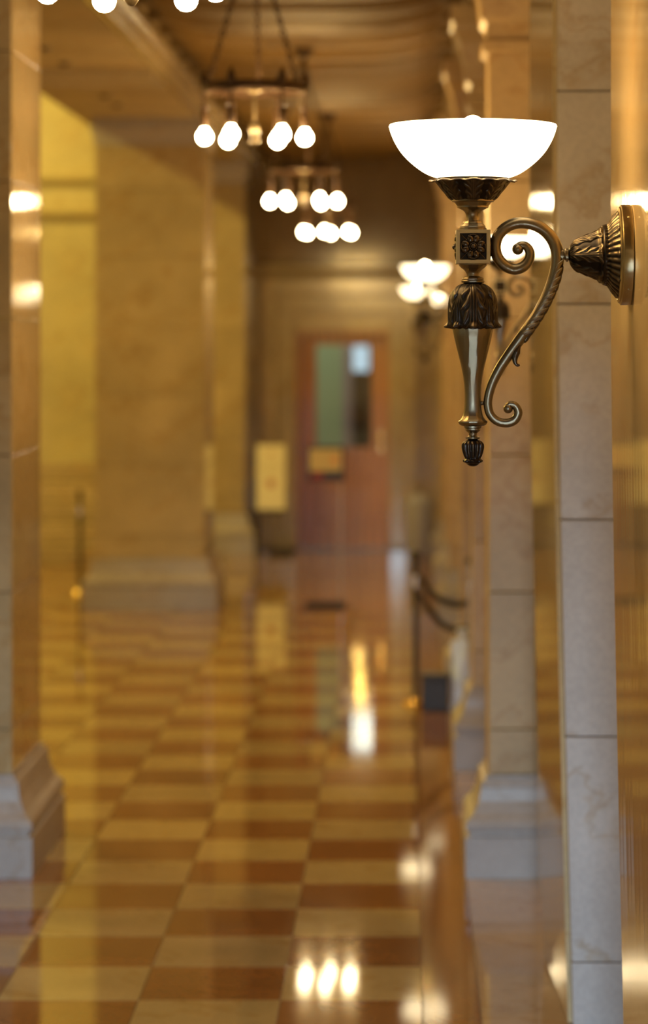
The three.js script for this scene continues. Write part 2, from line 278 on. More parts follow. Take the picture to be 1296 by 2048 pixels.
{
  const mats = { base: M.block, shaft: M.block };
  const near = column('stone_pilaster', 'tall grey veined stone pilaster right behind the near bronze lamp', 'stone pilasters along the right wall', 0.437, WALL_X + 0.24, -P1 - P1_DEEP, -P1, { l: 0.3, r: 0, f: 1, b: 0 }, mats, (h, z) => 1.15 * lean(h) - 0.03 * (-P1 - z), [0, 0.19, 0.84, 1.465, 2.086, 2.70, 3.31,CEIL - 0.01], true);
  const side = new THREE.BoxGeometry(0.012, CEIL - 0.02, P1_DEEP - 0.03, 1, 24, 1); side.translate(0.431, CEIL / 2, -P1 - 0.03 - (P1_DEEP - 0.03) / 2); metric(side);
  const q = side.attributes.position; for (let i = 0; i < q.count; i++) q.setX(i, q.getX(i) + 1.15 * lean(q.getY(i)) - 0.03 * (-P1 - q.getZ(i)));
  side.translate(-near.position.x, 0, -near.position.z); side.computeVertexNormals();
  obj('polished_side', side, M.pierStone, near).userData.label = 'polished golden side facing the corridor';
  const names = ['pale stone pilaster on a moulded plinth behind the scrolled arm of the near lamp', 'stone pilaster whose plinth stands just beyond the large right-hand plinth', 'stone pilaster behind the roped-off corner with the dark box', 'narrow distant stone pilaster just past the third lit wall lamp', 'second last stone pilaster before the far door wall on the right', 'last stone pilaster on the right against the far door wall'];
  PILASTERS.forEach((d, i) => column('stone_pilaster', names[i], 'stone pilasters along the right wall', PIL_X, WALL_X - 0.0005, -d - 0.35, -d, right, { base: M.block, shaft: M.warmBlock, cap: M.warmBlock }));
  const pm = { base: M.block, shaft: M.pierStone };
  const pj = [0.367, 0.535, 1.043, 1.551, 2.059, 2.567, 3.05, 3.37];
  column('stone_pier', 'nearest left stone pier with polished side, cut off by the picture edge', 'stone piers along the left side', PIER_L, PIER_R, -10.69, -9.91, all, pm, undefined, pj);
  column('stone_pier', 'broad golden stone pier standing in the middle distance on the left', 'stone piers along the left side', PIER_L, PIER_R, -20.25, -19.45, all, pm, undefined, pj);
  column('stone_pier', 'far stone pier set against the end wall beside the poster', 'stone piers along the left side', PIER_L, PIER_R, END + 0.09, -24.3, all, pm, undefined, pj);
}
// steps at the end of the hall
{
  const t = thing('stone_steps', 'low flight of pale stone steps against the far wall on the left', 'steps', [-4.6, 0, END]);
  for (let i = 0; i < 5; i++) obj('step', bevelBox(-2.2, 2.2, i * 0.165, (i + 1) * 0.165 - 0.002, 0.002, 1.75 - 0.32 * i, 0.012, i), M.honed, t);
}

// ---------------------------------------------------------------- bronze wall lamps
const U = 1 / 941;                                                   // metres to one pixel at the near lamp
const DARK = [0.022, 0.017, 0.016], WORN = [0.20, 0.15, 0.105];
function leafField(N, phase, v, a) {                                 // carved acanthus leaves: v runs root to tip
  let q = ((a - phase) / (2 * Math.PI) * N) % 1; if (q < -0.5) q += 1; if (q > 0.5) q -= 1;
  const x = q * 2, s = Math.abs(x), w = 0.92 - 0.20 * Math.abs(Math.sin(v * Math.PI * 3.1)) - 0.1 * v, k = s / w;
  const mask = sstep(1.0, 0.86, k), rib = Math.exp(-Math.pow(x / 0.055, 2)) + 0.7 * Math.exp(-Math.pow((s - 0.15) / 0.045, 2));
  const vein = Math.pow(0.5 + 0.5 * Math.cos(2 * Math.PI * (4.4 * v - 2.6 * k * (1 - 0.35 * k))), 1.8);
  return mask * (0.42 + 0.40 * vein * sstep(0.12, 0.4, k) + 0.5 * rib * sstep(1.05, 0.8, v) - 0.18 * k * k);
}
function makeSconce(neck = 0) {                                      // origin: where its round plate meets the wall; the lamp reaches out along -x
  const root = new THREE.Group(), AX = -316 * U;
  const at = (pts, y0 = 510) => pts.map(([r, y]) => [r * U, (y0 - y) * U]);
  const onAxis = (name, g, m, par = root) => { g.translate(AX, 0, 0); return obj(name, g, m, par); };
  // opal glass bowl, open at the top
  const outer = curveProfile(at([[4, 366], [40, 363.5], [82, 352.5], [99, 344.5], [125, 325], [144, 305], [156, 286], [164, 268], [168.5, 253]]), 6);
  const inner = curveProfile(at([[167, 249.5], [163, 252], [158, 268], [150, 285], [138, 304], [119, 322], [94, 340], [78, 347], [40, 358], [4, 360]]), 6);
  const bowl = onAxis('glass_bowl', new THREE.LatheGeometry([...outer, ...inner].map(([r, y]) => new THREE.Vector2(r, y)), 72), M.bowl);
  bowl.userData.label = 'glowing white opal glass bowl';
  const bulb = new THREE.SphereGeometry(24 * U, 24, 16); bulb.translate(0, (510 - 254) * U, 0); onAxis('bulb', bulb, M.bulb);
  onAxis('bulb_socket', lathe(at([[0, 285], [13, 286], [15, 300], [15, 345], [22, 352], [0, 353]]), 20), M.brass);
  bulbLight(root, [AX, (510 - 262) * U, 0], BOWL_CD);
  // leafy cup under the bowl
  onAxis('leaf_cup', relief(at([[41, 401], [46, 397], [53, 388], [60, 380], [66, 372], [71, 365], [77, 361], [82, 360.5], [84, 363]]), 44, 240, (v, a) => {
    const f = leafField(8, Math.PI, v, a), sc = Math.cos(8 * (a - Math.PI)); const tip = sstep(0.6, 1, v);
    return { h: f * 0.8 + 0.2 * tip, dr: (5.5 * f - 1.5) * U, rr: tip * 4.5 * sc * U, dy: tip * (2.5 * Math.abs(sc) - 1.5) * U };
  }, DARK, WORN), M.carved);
  onAxis('cup_dish', lathe(at([[0, 402], [40, 400], [57, 380], [68, 362], [72, 354], [68, 352], [0, 358]]), 48), M.bronze);
  onAxis('stem', lathe(at([[0, 398], [42, 399], [42.5, 403], [37, 404.5], [35, 407], [31.5, 412], [31.5, 415], [28, 416.5], [24, 418.5], [19, 421], [15.5, 425], [13.6, 430], [13.2, 437], [14, 441.5], [18.5, 443], [19.5, 446], [22.5, 448.5], [24.5, 451], [25.5, 453], [25, 455], [27.5, 456.5], [28, 461], [0, 462]]), 56, 0, 0.5), M.bronze);
  // square block with a rosette in each face
  const cy = (510 - 494) * U, cube = new THREE.Group(); cube.name = 'square_block'; cube.position.set(AX, cy, 0); root.add(cube);
  obj('core', new THREE.BoxGeometry(58 * U, 64 * U, 58 * U), M.recess, cube);
  const sq = (s) => { const p = new THREE.Shape(); p.moveTo(-s, -s); p.lineTo(s, -s); p.lineTo(s, s); p.lineTo(-s, s); p.closePath(); return p; };
  const fs = sq(33.2 * U); fs.holes.push(sq(27 * U));
  const fg = new THREE.ExtrudeGeometry(fs, { depth: 5 * U, bevelEnabled: true, bevelSize: 0.7 * U, bevelThickness: 0.7 * U, bevelSegments: 1 });
  const petal = []; for (let k = 0; k < 4; k++) {
    const a = k * Math.PI / 2, c = Math.cos(a), s = Math.sin(a);
    for (const e of [-1, 1]) { const g = new THREE.SphereGeometry(1, 16, 10); g.scale(7.2 * U, 9.5 * U, 6.5 * U); g.rotateZ(-e * 0.42); g.translate(e * 5.6 * U, 15 * U, 1.5 * U); g.rotateZ(a); petal.push(g); }
    const lip = new THREE.TorusGeometry(10.5 * U, 1.5 * U, 6, 16, Math.PI); lip.translate(0, 13.5 * U, 5 * U); lip.rotateZ(a); petal.push(lip);
    const rib = new THREE.CylinderGeometry(1.1 * U, 1.6 * U, 26 * U, 8); rib.translate(0, 24 * U, 1 * U); rib.rotateZ(a + Math.PI / 4); petal.push(rib);
    const leaf = new THREE.SphereGeometry(1, 12, 8); leaf.scale(3.2 * U, 8 * U, 3.5 * U); leaf.translate(0, 14 * U, 1 * U); leaf.rotateZ(a + Math.PI / 4); petal.push(leaf);
  }
  const flower = merge(petal), centre = merge([new THREE.SphereGeometry(5.6 * U, 18, 12).translate(0, 0, 7 * U), new THREE.TorusGeometry(7 * U, 1.3 * U, 8, 24).translate(0, 0, 6 * U)]);
  for (let k = 0; k < 4; k++) {
    const f = obj('block_frame', fg, M.brass, cube); f.rotation.y = k * Math.PI / 2; f.position.set(Math.sin(f.rotation.y) * 28.5 * U, 0, Math.cos(f.rotation.y) * 28.5 * U);
    const r = obj('rosette', [flower, centre], M.patina, cube); r.rotation.y = f.rotation.y; r.position.set(Math.sin(r.rotation.y) * 29 * U, 0, Math.cos(r.rotation.y) * 29 * U);
  }
  onAxis('lower_stem', lathe(at([[0, 526], [28, 527], [28, 530], [26, 533], [23, 536], [18.5, 539], [15, 543], [12.6, 548], [12.6, 552], [15, 553.5], [20, 555], [22, 557.5], [21, 560], [23.4, 562], [22.5, 565], [18, 566.5], [0, 568]]), 56, 0, 0.5), M.bronze);
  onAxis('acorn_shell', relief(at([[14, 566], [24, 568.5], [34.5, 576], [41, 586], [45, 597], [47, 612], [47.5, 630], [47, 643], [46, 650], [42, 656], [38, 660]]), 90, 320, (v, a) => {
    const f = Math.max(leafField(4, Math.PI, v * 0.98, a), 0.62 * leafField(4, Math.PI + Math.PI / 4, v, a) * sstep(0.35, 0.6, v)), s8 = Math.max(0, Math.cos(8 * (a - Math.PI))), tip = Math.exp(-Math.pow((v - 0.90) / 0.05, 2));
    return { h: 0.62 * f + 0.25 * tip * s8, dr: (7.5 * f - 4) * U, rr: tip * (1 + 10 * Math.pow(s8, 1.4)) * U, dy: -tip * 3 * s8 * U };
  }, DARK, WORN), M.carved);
  onAxis('tapered_body', lathe(at([[0, 650], [40, 655], [40.5, 660], [37.5, 675], [33.5, 692], [28.5, 712], [23.5, 732], [19.5, 752], [17.2, 772], [16.4, 790], [16.6, 806], [17.8, 820], [20.2, 832], [24.5, 839], [29, 842.5], [29.3, 845], [27, 849], [23, 851.5], [17.5, 852.5], [17.5, 855], [15, 857], [15.6, 860], [12, 863.5], [8.4, 866.5], [7.7, 871], [10, 873.5], [14.8, 874.5], [14.5, 877], [9, 879.5], [0, 880]]), 64, 0, 0.5), M.bronze);
  onAxis('finial', relief(at([[7, 879], [15, 881.5], [20.5, 887], [21.6, 894], [20, 903], [17.2, 912], [15.4, 918], [17.4, 921], [17.4, 924.5], [13.5, 927], [9.5, 930.5], [4.5, 932.7], [0.4, 933]]), 60, 160, (v, a) => {
    const c = Math.cos(14 * (a - Math.PI)), on = sstep(0.02, 0.15, v) * sstep(0.66, 0.55, v), kn = Math.exp(-Math.pow((v - 0.70) / 0.05, 2)) * Math.max(0, Math.cos(7 * (a - Math.PI)));
    return { h: on * (0.25 + 0.35 * c) + 0.3 * kn, dr: 1.5 * c * on * U, rr: 3.2 * kn * U };
  }, DARK, [0.17, 0.12, 0.08]), M.carved);
  // scrolled arm
  const P = (x, y) => [(x - 1262) * U, (510 - y) * U, 0];
  const path = [[1033, 500], [1040, 490.5], [1052, 492], [1060, 504], [1058, 520], [1047, 533], [1029, 538.5], [1010, 531], [996, 515], [991, 494], [996, 473], [1012, 455], [1034, 446], [1060, 447], [1086, 458], [1105, 478], [1114.5, 502], [1115, 526], [1109, 556], [1098, 586], [1083, 616], [1064, 646], [1041, 678], [1017, 711], [997, 742], [982, 775], [976, 806], [981, 829], [996, 843], [1016, 846], [1031, 839], [1037, 825], [1031, 812], [1020, 809], [1014, 815]];
  const rad = [7.5, 7.5, 8.5, 9.5, 10.3, 11, 11.2, 11.3, 11.3, 11.3, 11.4, 11.5, 11.6, 11.8, 12, 12.4, 12.8, 13, 12.8, 12.4, 12, 11.6, 11, 10.5, 10, 9.4, 9, 8.8, 8.9, 9.1, 9, 8.6, 7.8, 7, 6.5].map((r) => r * U);
  const arm = obj('scroll_arm', [tube(path.map(([x, y]) => P(x, y)), rad, 18, 300), new THREE.SphereGeometry(11.5 * U, 20, 14).scale(1, 1, 1.15).translate(...P(1036, 498)), new THREE.SphereGeometry(9.6 * U, 20, 14).scale(1, 1, 1.15).translate(...P(1016.5, 817.5)), new THREE.CylinderGeometry(7 * U, 7 * U, 18 * U, 14).rotateZ(Math.PI / 2).translate(...P(980, 494)), new THREE.SphereGeometry(4.5 * U, 14, 10).translate(...P(964, 806))], M.bronze, root);
  // laurel leaves along the outer side of the arm
  const lc = new THREE.CatmullRomCurve3([[1116, 522], [1109, 556], [1098, 586], [1083, 616], [1064, 646], [1041, 678]].map(([x, y]) => new THREE.Vector3(...P(x, y))), false, 'centripetal');
  const leafG = (() => { const g = new THREE.SphereGeometry(1, 16, 12), p = g.attributes.position; for (let i = 0; i < p.count; i++) { const y = p.getY(i); p.setX(i, p.getX(i) * (0.62 - 0.38 * y) * 1.2); p.setZ(i, p.getZ(i) * (1 - 0.3 * Math.exp(-Math.pow(p.getX(i) / 0.12, 2)) * (p.getZ(i) > 0 ? 1 : 0))); } g.scale(6.2 * U, 14 * U, 4 * U); g.computeVertexNormals(); return g; })();
  for (let i = 0; i < 10; i++) for (const side of [0, 1]) {
    const t = (i + 0.35 + 0.5 * side) / 10.6, p = lc.getPointAt(Math.min(t, 1)), tan = lc.getTangentAt(Math.min(t, 1)).multiplyScalar(-1), out = new THREE.Vector3(-tan.y, tan.x, 0).multiplyScalar(-1);
    const az = side ? 1.25 : 0.42, n = out.clone().multiplyScalar(Math.sin(az)).add(new THREE.Vector3(0, 0, Math.cos(az))).normalize();
    const up = tan.clone().addScaledVector(out, side ? -0.1 : 0.55).normalize(), xa = new THREE.Vector3().crossVectors(up, n).normalize(), za = new THREE.Vector3().crossVectors(xa, up).normalize();
    const m = obj('arm_leaf', leafG, side ? M.patina : M.bronze, arm); m.quaternion.setFromRotationMatrix(new THREE.Matrix4().makeBasis(xa, up, za)); m.position.copy(p).addScaledVector(n, 10.5 * U);
  }
  obj('leaf_tip', tube([[1040, 690], [1034, 704], [1030, 716], [1031, 726], [1036, 731], [1039, 729]].map(([x, y]) => [...P(x, y).slice(0, 2), 7 * U]), [2, 7, 6, 4, 2.6, 2.4].map((r) => r * U), 12, 40), M.patina, arm);
  // wall boss: neck, leafy bell, fluted ring, plate; neck shortens or lengthens the reach
  const S = (g) => { g.rotateZ(Math.PI / 2); return g; };            // y of the profile points away from the wall (-x)
  const ax = (pts) => pts.map(([r, x]) => [r * U, (1262 - x) * U]);
  obj('neck', S(lathe(ax([[0, 1112], [9, 1113], [12.5, 1124], [12.5, 1127], [9.5, 1129], [9.5, 1130.5], [13.5, 1132], [13.5, 1136.5], [10, 1138], [16, 1141], [0, 1146]]), 32, 0, 0.5)), M.bronze, root);
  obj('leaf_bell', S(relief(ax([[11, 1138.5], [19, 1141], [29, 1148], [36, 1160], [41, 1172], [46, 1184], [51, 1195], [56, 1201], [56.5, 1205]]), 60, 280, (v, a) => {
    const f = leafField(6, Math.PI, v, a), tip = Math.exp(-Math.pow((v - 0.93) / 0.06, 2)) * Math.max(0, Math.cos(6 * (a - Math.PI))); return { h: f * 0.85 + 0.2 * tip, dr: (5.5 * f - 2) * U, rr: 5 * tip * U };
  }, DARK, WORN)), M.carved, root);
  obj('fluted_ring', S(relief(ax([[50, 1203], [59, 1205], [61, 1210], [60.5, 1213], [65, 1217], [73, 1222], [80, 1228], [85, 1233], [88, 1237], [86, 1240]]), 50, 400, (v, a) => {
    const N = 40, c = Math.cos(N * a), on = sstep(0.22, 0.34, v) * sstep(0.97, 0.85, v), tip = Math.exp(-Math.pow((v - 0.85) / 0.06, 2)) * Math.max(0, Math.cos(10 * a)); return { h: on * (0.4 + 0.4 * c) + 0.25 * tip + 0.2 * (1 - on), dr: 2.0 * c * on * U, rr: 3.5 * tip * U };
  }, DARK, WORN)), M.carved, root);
  const plate = obj('back_plate', S(lathe(ax([[0, 1236], [86, 1236], [89, 1235], [93, 1237], [96, 1237.5], [97, 1240], [100, 1241.5], [100.5, 1243], [100.5, 1260], [99, 1262], [0, 1262]]), 96, 0, 0.4)), M.plate, root);
  for (let k = 0; k < 4; k++) { const a = Math.PI / 4 + k * Math.PI / 2 + 0.02; const s = new THREE.SphereGeometry(2.4 * U, 10, 8); s.translate((1252 - 1262) * U, 100.4 * U * Math.sin(a), 100.4 * U * Math.cos(a)); obj('screw', s, M.brass, plate); }
  return root;
}
const sconceSource = makeSconce();
function sconce(label, d, h, x, s, first) {                          // h, x: where the lamp's bowl axis and plate height sit; the plate reaches the wall
  const o = first ? sconceSource : sconceSource.clone(); o.name = numbered('wall_lamp'); scene.add(o);
  o.userData = { label, category: 'lamp', group: 'bronze bowl lamps along the right wall' };
  o.scale.setScalar(s); o.position.set(x, h, -d); o.traverse((c) => { if (c.isLight) c.intensity = BOWL_CD * s * s * (first ? 1 : 0.8); }); return o;   // a smaller lamp holds a weaker bulb
}
sconce('large sharp bronze wall lamp with scrolled arm and glowing bowl in front', 5.69, 2 + (CY - 510) / 941, WALL_X, 1, true);
{
  // farther lamps of the row, smaller and set closer to the wall
  const far = [['blurred wall lamp seen through the scroll of the near lamp', 9.3, 2.155, 0.415, 0.655], ['lit wall lamp left of the near lamp body, highest of the far cluster', 17.5, 2.205, WALL_X, 0.87], ['lit wall lamp lowest left in the far cluster beside the near lamp', 21.75, 2.17, WALL_X, 0.75], ['small lit wall lamp half hidden behind the near lamp body', 22.6, 2.16, WALL_X, 0.58]];
  for (const [l, d, h, x, s] of far) {
    const o = sconce(l, d, h, x, s);
    const want = { 9.3: 0.327, 17.5: 0.125, 21.75: 0.089, 22.6: 0.28 }[d];
    o.position.x = WALL_X; const reach = WALL_X - want, own = 316 * U * s, dx = (reach - own) / s;       // move everything except the plate so that the axis falls where it should
    for (const c of o.children) { if (['back_plate', 'fluted_ring'].includes(c.name)) { if (dx > 0) continue; } else c.position.x -= dx; }
    if (dx > 0) { const g = new THREE.CylinderGeometry(13 * U, 15 * U, dx + 20 * U, 18); g.rotateZ(Math.PI / 2); g.translate((1200 - 1262) * U - dx / 2, 0, 0); obj('extension_tube', g, M.bronze, o); }
    else { for (const c of [...o.children]) { if (c.name === 'leaf_bell' || c.name === 'neck') o.remove(c); if (c.name === 'fluted_ring') { c.scale.x = 0.5; } } const g = new THREE.CylinderGeometry(12 * U, 12 * U, 130 * U + dx - 0, 18); g.rotateZ(Math.PI / 2); g.translate(-(130 * U + dx) / 2 - 4 * U, 0, 0); obj('neck', g, M.bronze, o); }
  }
}

// ---------------------------------------------------------------- chandeliers
function makeChandelier() {                                          // origin at the height of the bulbs, on the axis
  const c = new THREE.Group(), R = 0.19, RING = 0.185;
  obj('ring', lathe([[R - 0.012, RING - 0.016], [R + 0.004, RING - 0.018], [R + 0.008, RING - 0.01], [R + 0.003, RING - 0.006], [R + 0.003, RING + 0.006], [R + 0.008, RING + 0.01], [R + 0.004, RING + 0.018], [R - 0.012, RING + 0.016], [R - 0.012, RING - 0.016]], 60, 0, 0.4), M.iron, c);
  for (let k = 0; k < 3; k++) { const g = new THREE.CylinderGeometry(0.006, 0.006, 2 * R, 10); g.rotateZ(Math.PI / 2); g.rotateY(k * Math.PI / 3 + 0.09); g.translate(0, RING, 0); obj('cross_bar', g, M.iron, c); }
  const link = new THREE.TorusGeometry(0.011, 0.0042, 6, 12); link.scale(0.75, 1.35, 0.75);
  const top = new THREE.Vector3(0, 0.80, 0);
  for (let k = 0; k < 3; k++) {
    const a = k * 2 * Math.PI / 3 + 0.75, foot = new THREE.Vector3(Math.cos(a) * R, RING + 0.02, Math.sin(a) * R), n = 26, parts = [];
    for (let i = 0; i <= n; i++) { const l = link.clone(); l.rotateY(i % 2 ? Math.PI / 2 : 0); l.applyQuaternion(new THREE.Quaternion().setFromUnitVectors(new THREE.Vector3(0, 1, 0), top.clone().sub(foot).normalize())); const p = foot.clone().lerp(top, i / n); l.translate(p.x, p.y, p.z); parts.push(l); }
    obj('chain', parts, M.iron, c);
  }
  obj('canopy', lathe([[0, 0.79], [0.012, 0.79], [0.016, 0.80], [0.022, 0.81], [0.05, 0.835], [0.062, 0.86], [0.064, 0.885], [0.02, 0.89], [0.02, 1.05], [0, 1.05]], 32), M.iron, c);
  const sock = lathe([[0, 0.0], [0.013, 0.018], [0.015, 0.03], [0.015, 0.07], [0.011, 0.085], [0.018, 0.09], [0.018, 0.095], [0.006, 0.1], [0.006, 0.165], [0.016, 0.17], [0.018, 0.2], [0.01, 0.215], [0.004, 0.23], [0, 0.232]], 20);
  const globe = lathe([[0, -0.0275], [0.012, -0.0247], [0.021, -0.0177], [0.0262, -0.0085], [0.0275, 0], [0.0262, 0.0085], [0.021, 0.0177], [0.015, 0.026], [0.012, 0.033], [0, 0.034]], 24, 0, 3);
  for (let k = 0; k < 6; k++) {
    const a = k * Math.PI / 3 + 0.09, x = R * Math.cos(a), z = R * Math.sin(a);
    const s = obj('socket', sock, M.iron, c); s.position.set(x, 0.02, z);
    const b = obj('bulb', globe, M.bulb, c); b.position.set(x, 0, z);
    bulbLight(c, [x, 0, z], BULB_CD);
  }
  obj('finial', lathe([[0, -0.035], [0.008, -0.032], [0.017, -0.02], [0.018, -0.008], [0.01, 0.002], [0.014, 0.008], [0.02, 0.03], [0.014, 0.055], [0.007, 0.065], [0.007, RING - 0.02], [0.03, RING - 0.01], [0.03, RING + 0.01], [0, RING + 0.012]], 24), M.bronze, c);
  return c;
}
{
  const src = makeChandelier();
  [[5.96, -0.612, 'nearest ring chandelier, only its round bulbs and finial showing at the top'], [10.15, -0.574, 'ring chandelier on chains hanging second from the front, its dark ring in full view'], [15.07, -0.577, 'third ring chandelier, between the chained one and the lowest one'], [19.7, -0.577, 'farthest and lowest ring chandelier, its globes nearest above the door']].forEach(([d, x, label], i) => {
    const o = i ? src.clone() : src; o.name = numbered('chandelier'); scene.add(o); o.position.set(x, i ? 2.746 : 2.764, -d); o.rotation.y = [0, 0.19, 0.1, 0.52][i];
    o.userData = { label, category: 'chandelier', group: 'ring chandeliers down the corridor' };
  });
}
// pendants of the hall on the left, above and outside the frame; they light the piers from the left
[[-5.0, -14.5], [-5.0, -22]].forEach(([x, z], i) => {
  const o = thing('hall_pendant', ['globe pendant in the left hall opposite the broad middle pier', 'globe pendant in the left hall near the end wall'][i], 'lamp', [x, 5.05, z], 'globe pendants in the left hall');
  obj('globe', new THREE.SphereGeometry(0.16, 28, 20), new THREE.MeshStandardMaterial({ color: 0xffffff, emissive: new THREE.Color(1, 0.84, 0.5), emissiveIntensity: 8 }), o);
  obj('stem', lathe([[0, 0.15], [0.06, 0.15], [0.07, 0.17], [0.03, 0.2], [0.015, 0.22], [0.015, HALL_TOP - 5.05 - 0.06], [0.08, HALL_TOP - 5.05 - 0.03], [0.08, HALL_TOP - 5.05], [0, HALL_TOP - 5.05]], 24), M.iron, o);
  bulbLight(o, [0, 0, 0], HALL_CD, HALL_LIGHT).shadow.radius = 6;
});

// ---------------------------------------------------------------- the door at the end and what shows through its glass
{
  const d = structure('door_1', [-0.5925, 0, END - 0.10]);
  const X = (px) => (px - CX) / 215 + 0.5925, H = (py) => 2 - (py - CY) / 215;
  obj('door_frame', [bevelBox(-0.4375, -0.395, 0, 2.03, -0.1, 0.12, 0.006), bevelBox(0.395, 0.4375, 0, 2.03, -0.1, 0.12, 0.006), bevelBox(-0.395, 0.395, 1.985, 2.03, -0.1, 0.12, 0.006)], M.woodLight, d);
  const gx0 = X(632), gx1 = X(743), gy0 = H(896), gy1 = H(690), px0 = X(640), px1 = X(745), py0 = H(1050), py1 = H(955);
  obj('stile', bevelBox(-0.393, gx0, 0.012, 1.983, -0.03, 0.015, 0.004), M.wood, d);
  obj('stile', bevelBox(gx1, 0.393, 0.012, 1.983, -0.03, 0.015, 0.004), M.woodLight, d);
  obj('rail', bevelBox(gx0, gx1, gy1, 1.983, -0.03, 0.015, 0.004), M.woodLight, d);
  obj('rail', bevelBox(gx0, gx1, py1, gy0, -0.03, 0.015, 0.004), M.woodLight, d);
  obj('rail', bevelBox(gx0, gx1, 0.012, py0, -0.03, 0.015, 0.004), M.woodLight, d);
  const w = (px1 - px0) / 2, h = (py1 - py0) / 2, n = 0.05, sh = new THREE.Shape();   // raised panel with notched round corners
  sh.moveTo(-w + n, -h); sh.lineTo(w - n, -h); sh.absarc(w, -h, n, Math.PI, Math.PI / 2, true); sh.lineTo(w, h - n); sh.absarc(w, h, n, -Math.PI / 2, -Math.PI, true); sh.lineTo(-w + n, h); sh.absarc(-w, h, n, 0, -Math.PI / 2, true); sh.lineTo(-w, -h + n); sh.absarc(-w, -h, n, Math.PI / 2, 0, true);
  obj('panel_field', box(gx0, gx1, py0, py1, -0.02, -0.012), M.wood, d);
  const pg = new THREE.ExtrudeGeometry(sh, { depth: 0.015, bevelEnabled: true, bevelSize: -0.008, bevelThickness: 0.008, bevelSegments: 2 }); pg.translate((px0 + px1) / 2, (py0 + py1) / 2, -0.014); metric(pg);
  obj('raised_panel', pg, M.woodLight, d);
  obj('door_glass', box(gx0 - 0.005, gx1 + 0.005, gy0 - 0.005, gy1 + 0.005, -0.012, -0.006), M.glass, d);
  const hd = obj('door_handle', [new THREE.CylinderGeometry(0.01, 0.01, 0.05, 12).rotateX(Math.PI / 2).translate(0.36, 1.0, 0.04), new THREE.SphereGeometry(0.026, 16, 12).translate(0.36, 1.0, 0.075), bevelBox(0.338, 0.382, 0.9, 1.1, 0.014, 0.018, 0.002)], M.polishedBrass, d);
  obj('threshold', bevelBox(-0.4, 0.4, 0, 0.012, -0.08, 0.12, 0.003), M.chrome, d);
  // the room behind
  const r = structure('wall_beyond');
  const dim = new THREE.MeshStandardMaterial({ color: new THREE.Color(0.16, 0.10, 0.05), roughness: 0.6 }), green = new THREE.MeshStandardMaterial({ color: new THREE.Color(0.30, 0.40, 0.24), roughness: 0.5 }), mauve = new THREE.MeshStandardMaterial({ color: new THREE.Color(0.30, 0.24, 0.24), roughness: 0.6 });
  obj('wall_face', [box(-2.6, 1.2, 0, 4.3, END - 12.1, END - 12), box(-2.6, -2.5, 0, 4.3, END - 12, END - 0.25), box(1.1, 1.2, 0, 4.3, END - 12, END - 0.25), box(-2.6, 1.2, 4.3, 4.4, END - 12, END - 0.25)], dim, r);
  obj('green_door_leaf', bevelBox(-1.6, -0.665, 0, 2.6, -28.1, -28.0, 0.01), green, r);
  obj('door_jamb', bevelBox(-0.665, -0.56, 0, 2.6, -28.12, -27.98, 0.01), mauve, r);
  obj('side_cabinet', bevelBox(-0.2, 0.9, 0, 1.25, -31, -30.4, 0.02), dim, r);
  const day = new THREE.MeshStandardMaterial({ color: 0x111111, emissive: new THREE.Color(0.55, 0.75, 0.85), emissiveIntensity: 0.9 });
  const day2 = new THREE.MeshStandardMaterial({ color: 0x111111, emissive: new THREE.Color(0.9, 0.95, 0.8), emissiveIntensity: 2.2 });
  const w2 = structure('window_2'); obj('window_pane', box(-0.80, -0.50, 1.50, 1.84, -36.02, -36), day, w2); obj('window_pane', box(-0.80, -0.46, 3.1, 3.85, -36.02, -36), day2, w2);
  obj('window_frame', [box(-0.84, -0.42, 3.05, 3.1, -36.05, -35.98), box(-0.84, -0.42, 3.85, 3.9, -36.05, -35.98), box(-0.84, -0.8, 1.45, 3.85, -36.05, -35.98), box(-0.46, -0.42, 1.45, 3.85, -36.05, -35.98)], dim, w2);
  const wl = new THREE.RectAreaLight(new THREE.Color(0.9, 0.95, 0.8), 1.5, 0.34, 0.75); wl.position.set(-0.63, 3.47, -35.95); wl.rotation.y = Math.PI; w2.add(wl);
  const pen = thing('globe_pendant', 'three-globe pendant in the room beyond the door, seen only as a reflection', 'lamp', [-0.62, 2.25, -35.4]);
  for (const y of [0, 0.34, 0.62]) obj('globe', new THREE.SphereGeometry(0.07, 18, 14).translate(y * 0.1 - 0.03, y, 0), new THREE.MeshStandardMaterial({ color: 0xffffff, emissive: WARM, emissiveIntensity: 4 }), pen);
  obj('rod', new THREE.CylinderGeometry(0.012, 0.012, 2.05, 10).translate(0, 1.025, 0), M.iron, pen);
  bulbLight(pen, [0.004, 0.34, 0], 3);
  const ves = thing('ceiling_globe', 'ceiling globe lamp of the vestibule right behind the wooden door', 'lamp', [-1.9, 3.3, -26.6]);
  obj('globe', new THREE.SphereGeometry(0.12, 20, 16), new THREE.MeshStandardMaterial({ color: 0xffffff, emissive: new THREE.Color(0.9, 0.95, 0.8), emissiveIntensity: 8 }), ves);
  obj('stem', new THREE.CylinderGeometry(0.015, 0.05, 0.9, 12).translate(0, 0.55, 0), M.iron, ves);
  bulbLight(ves, [0, 0, 0], 9, new THREE.Color(0.9, 0.95, 0.75));
}

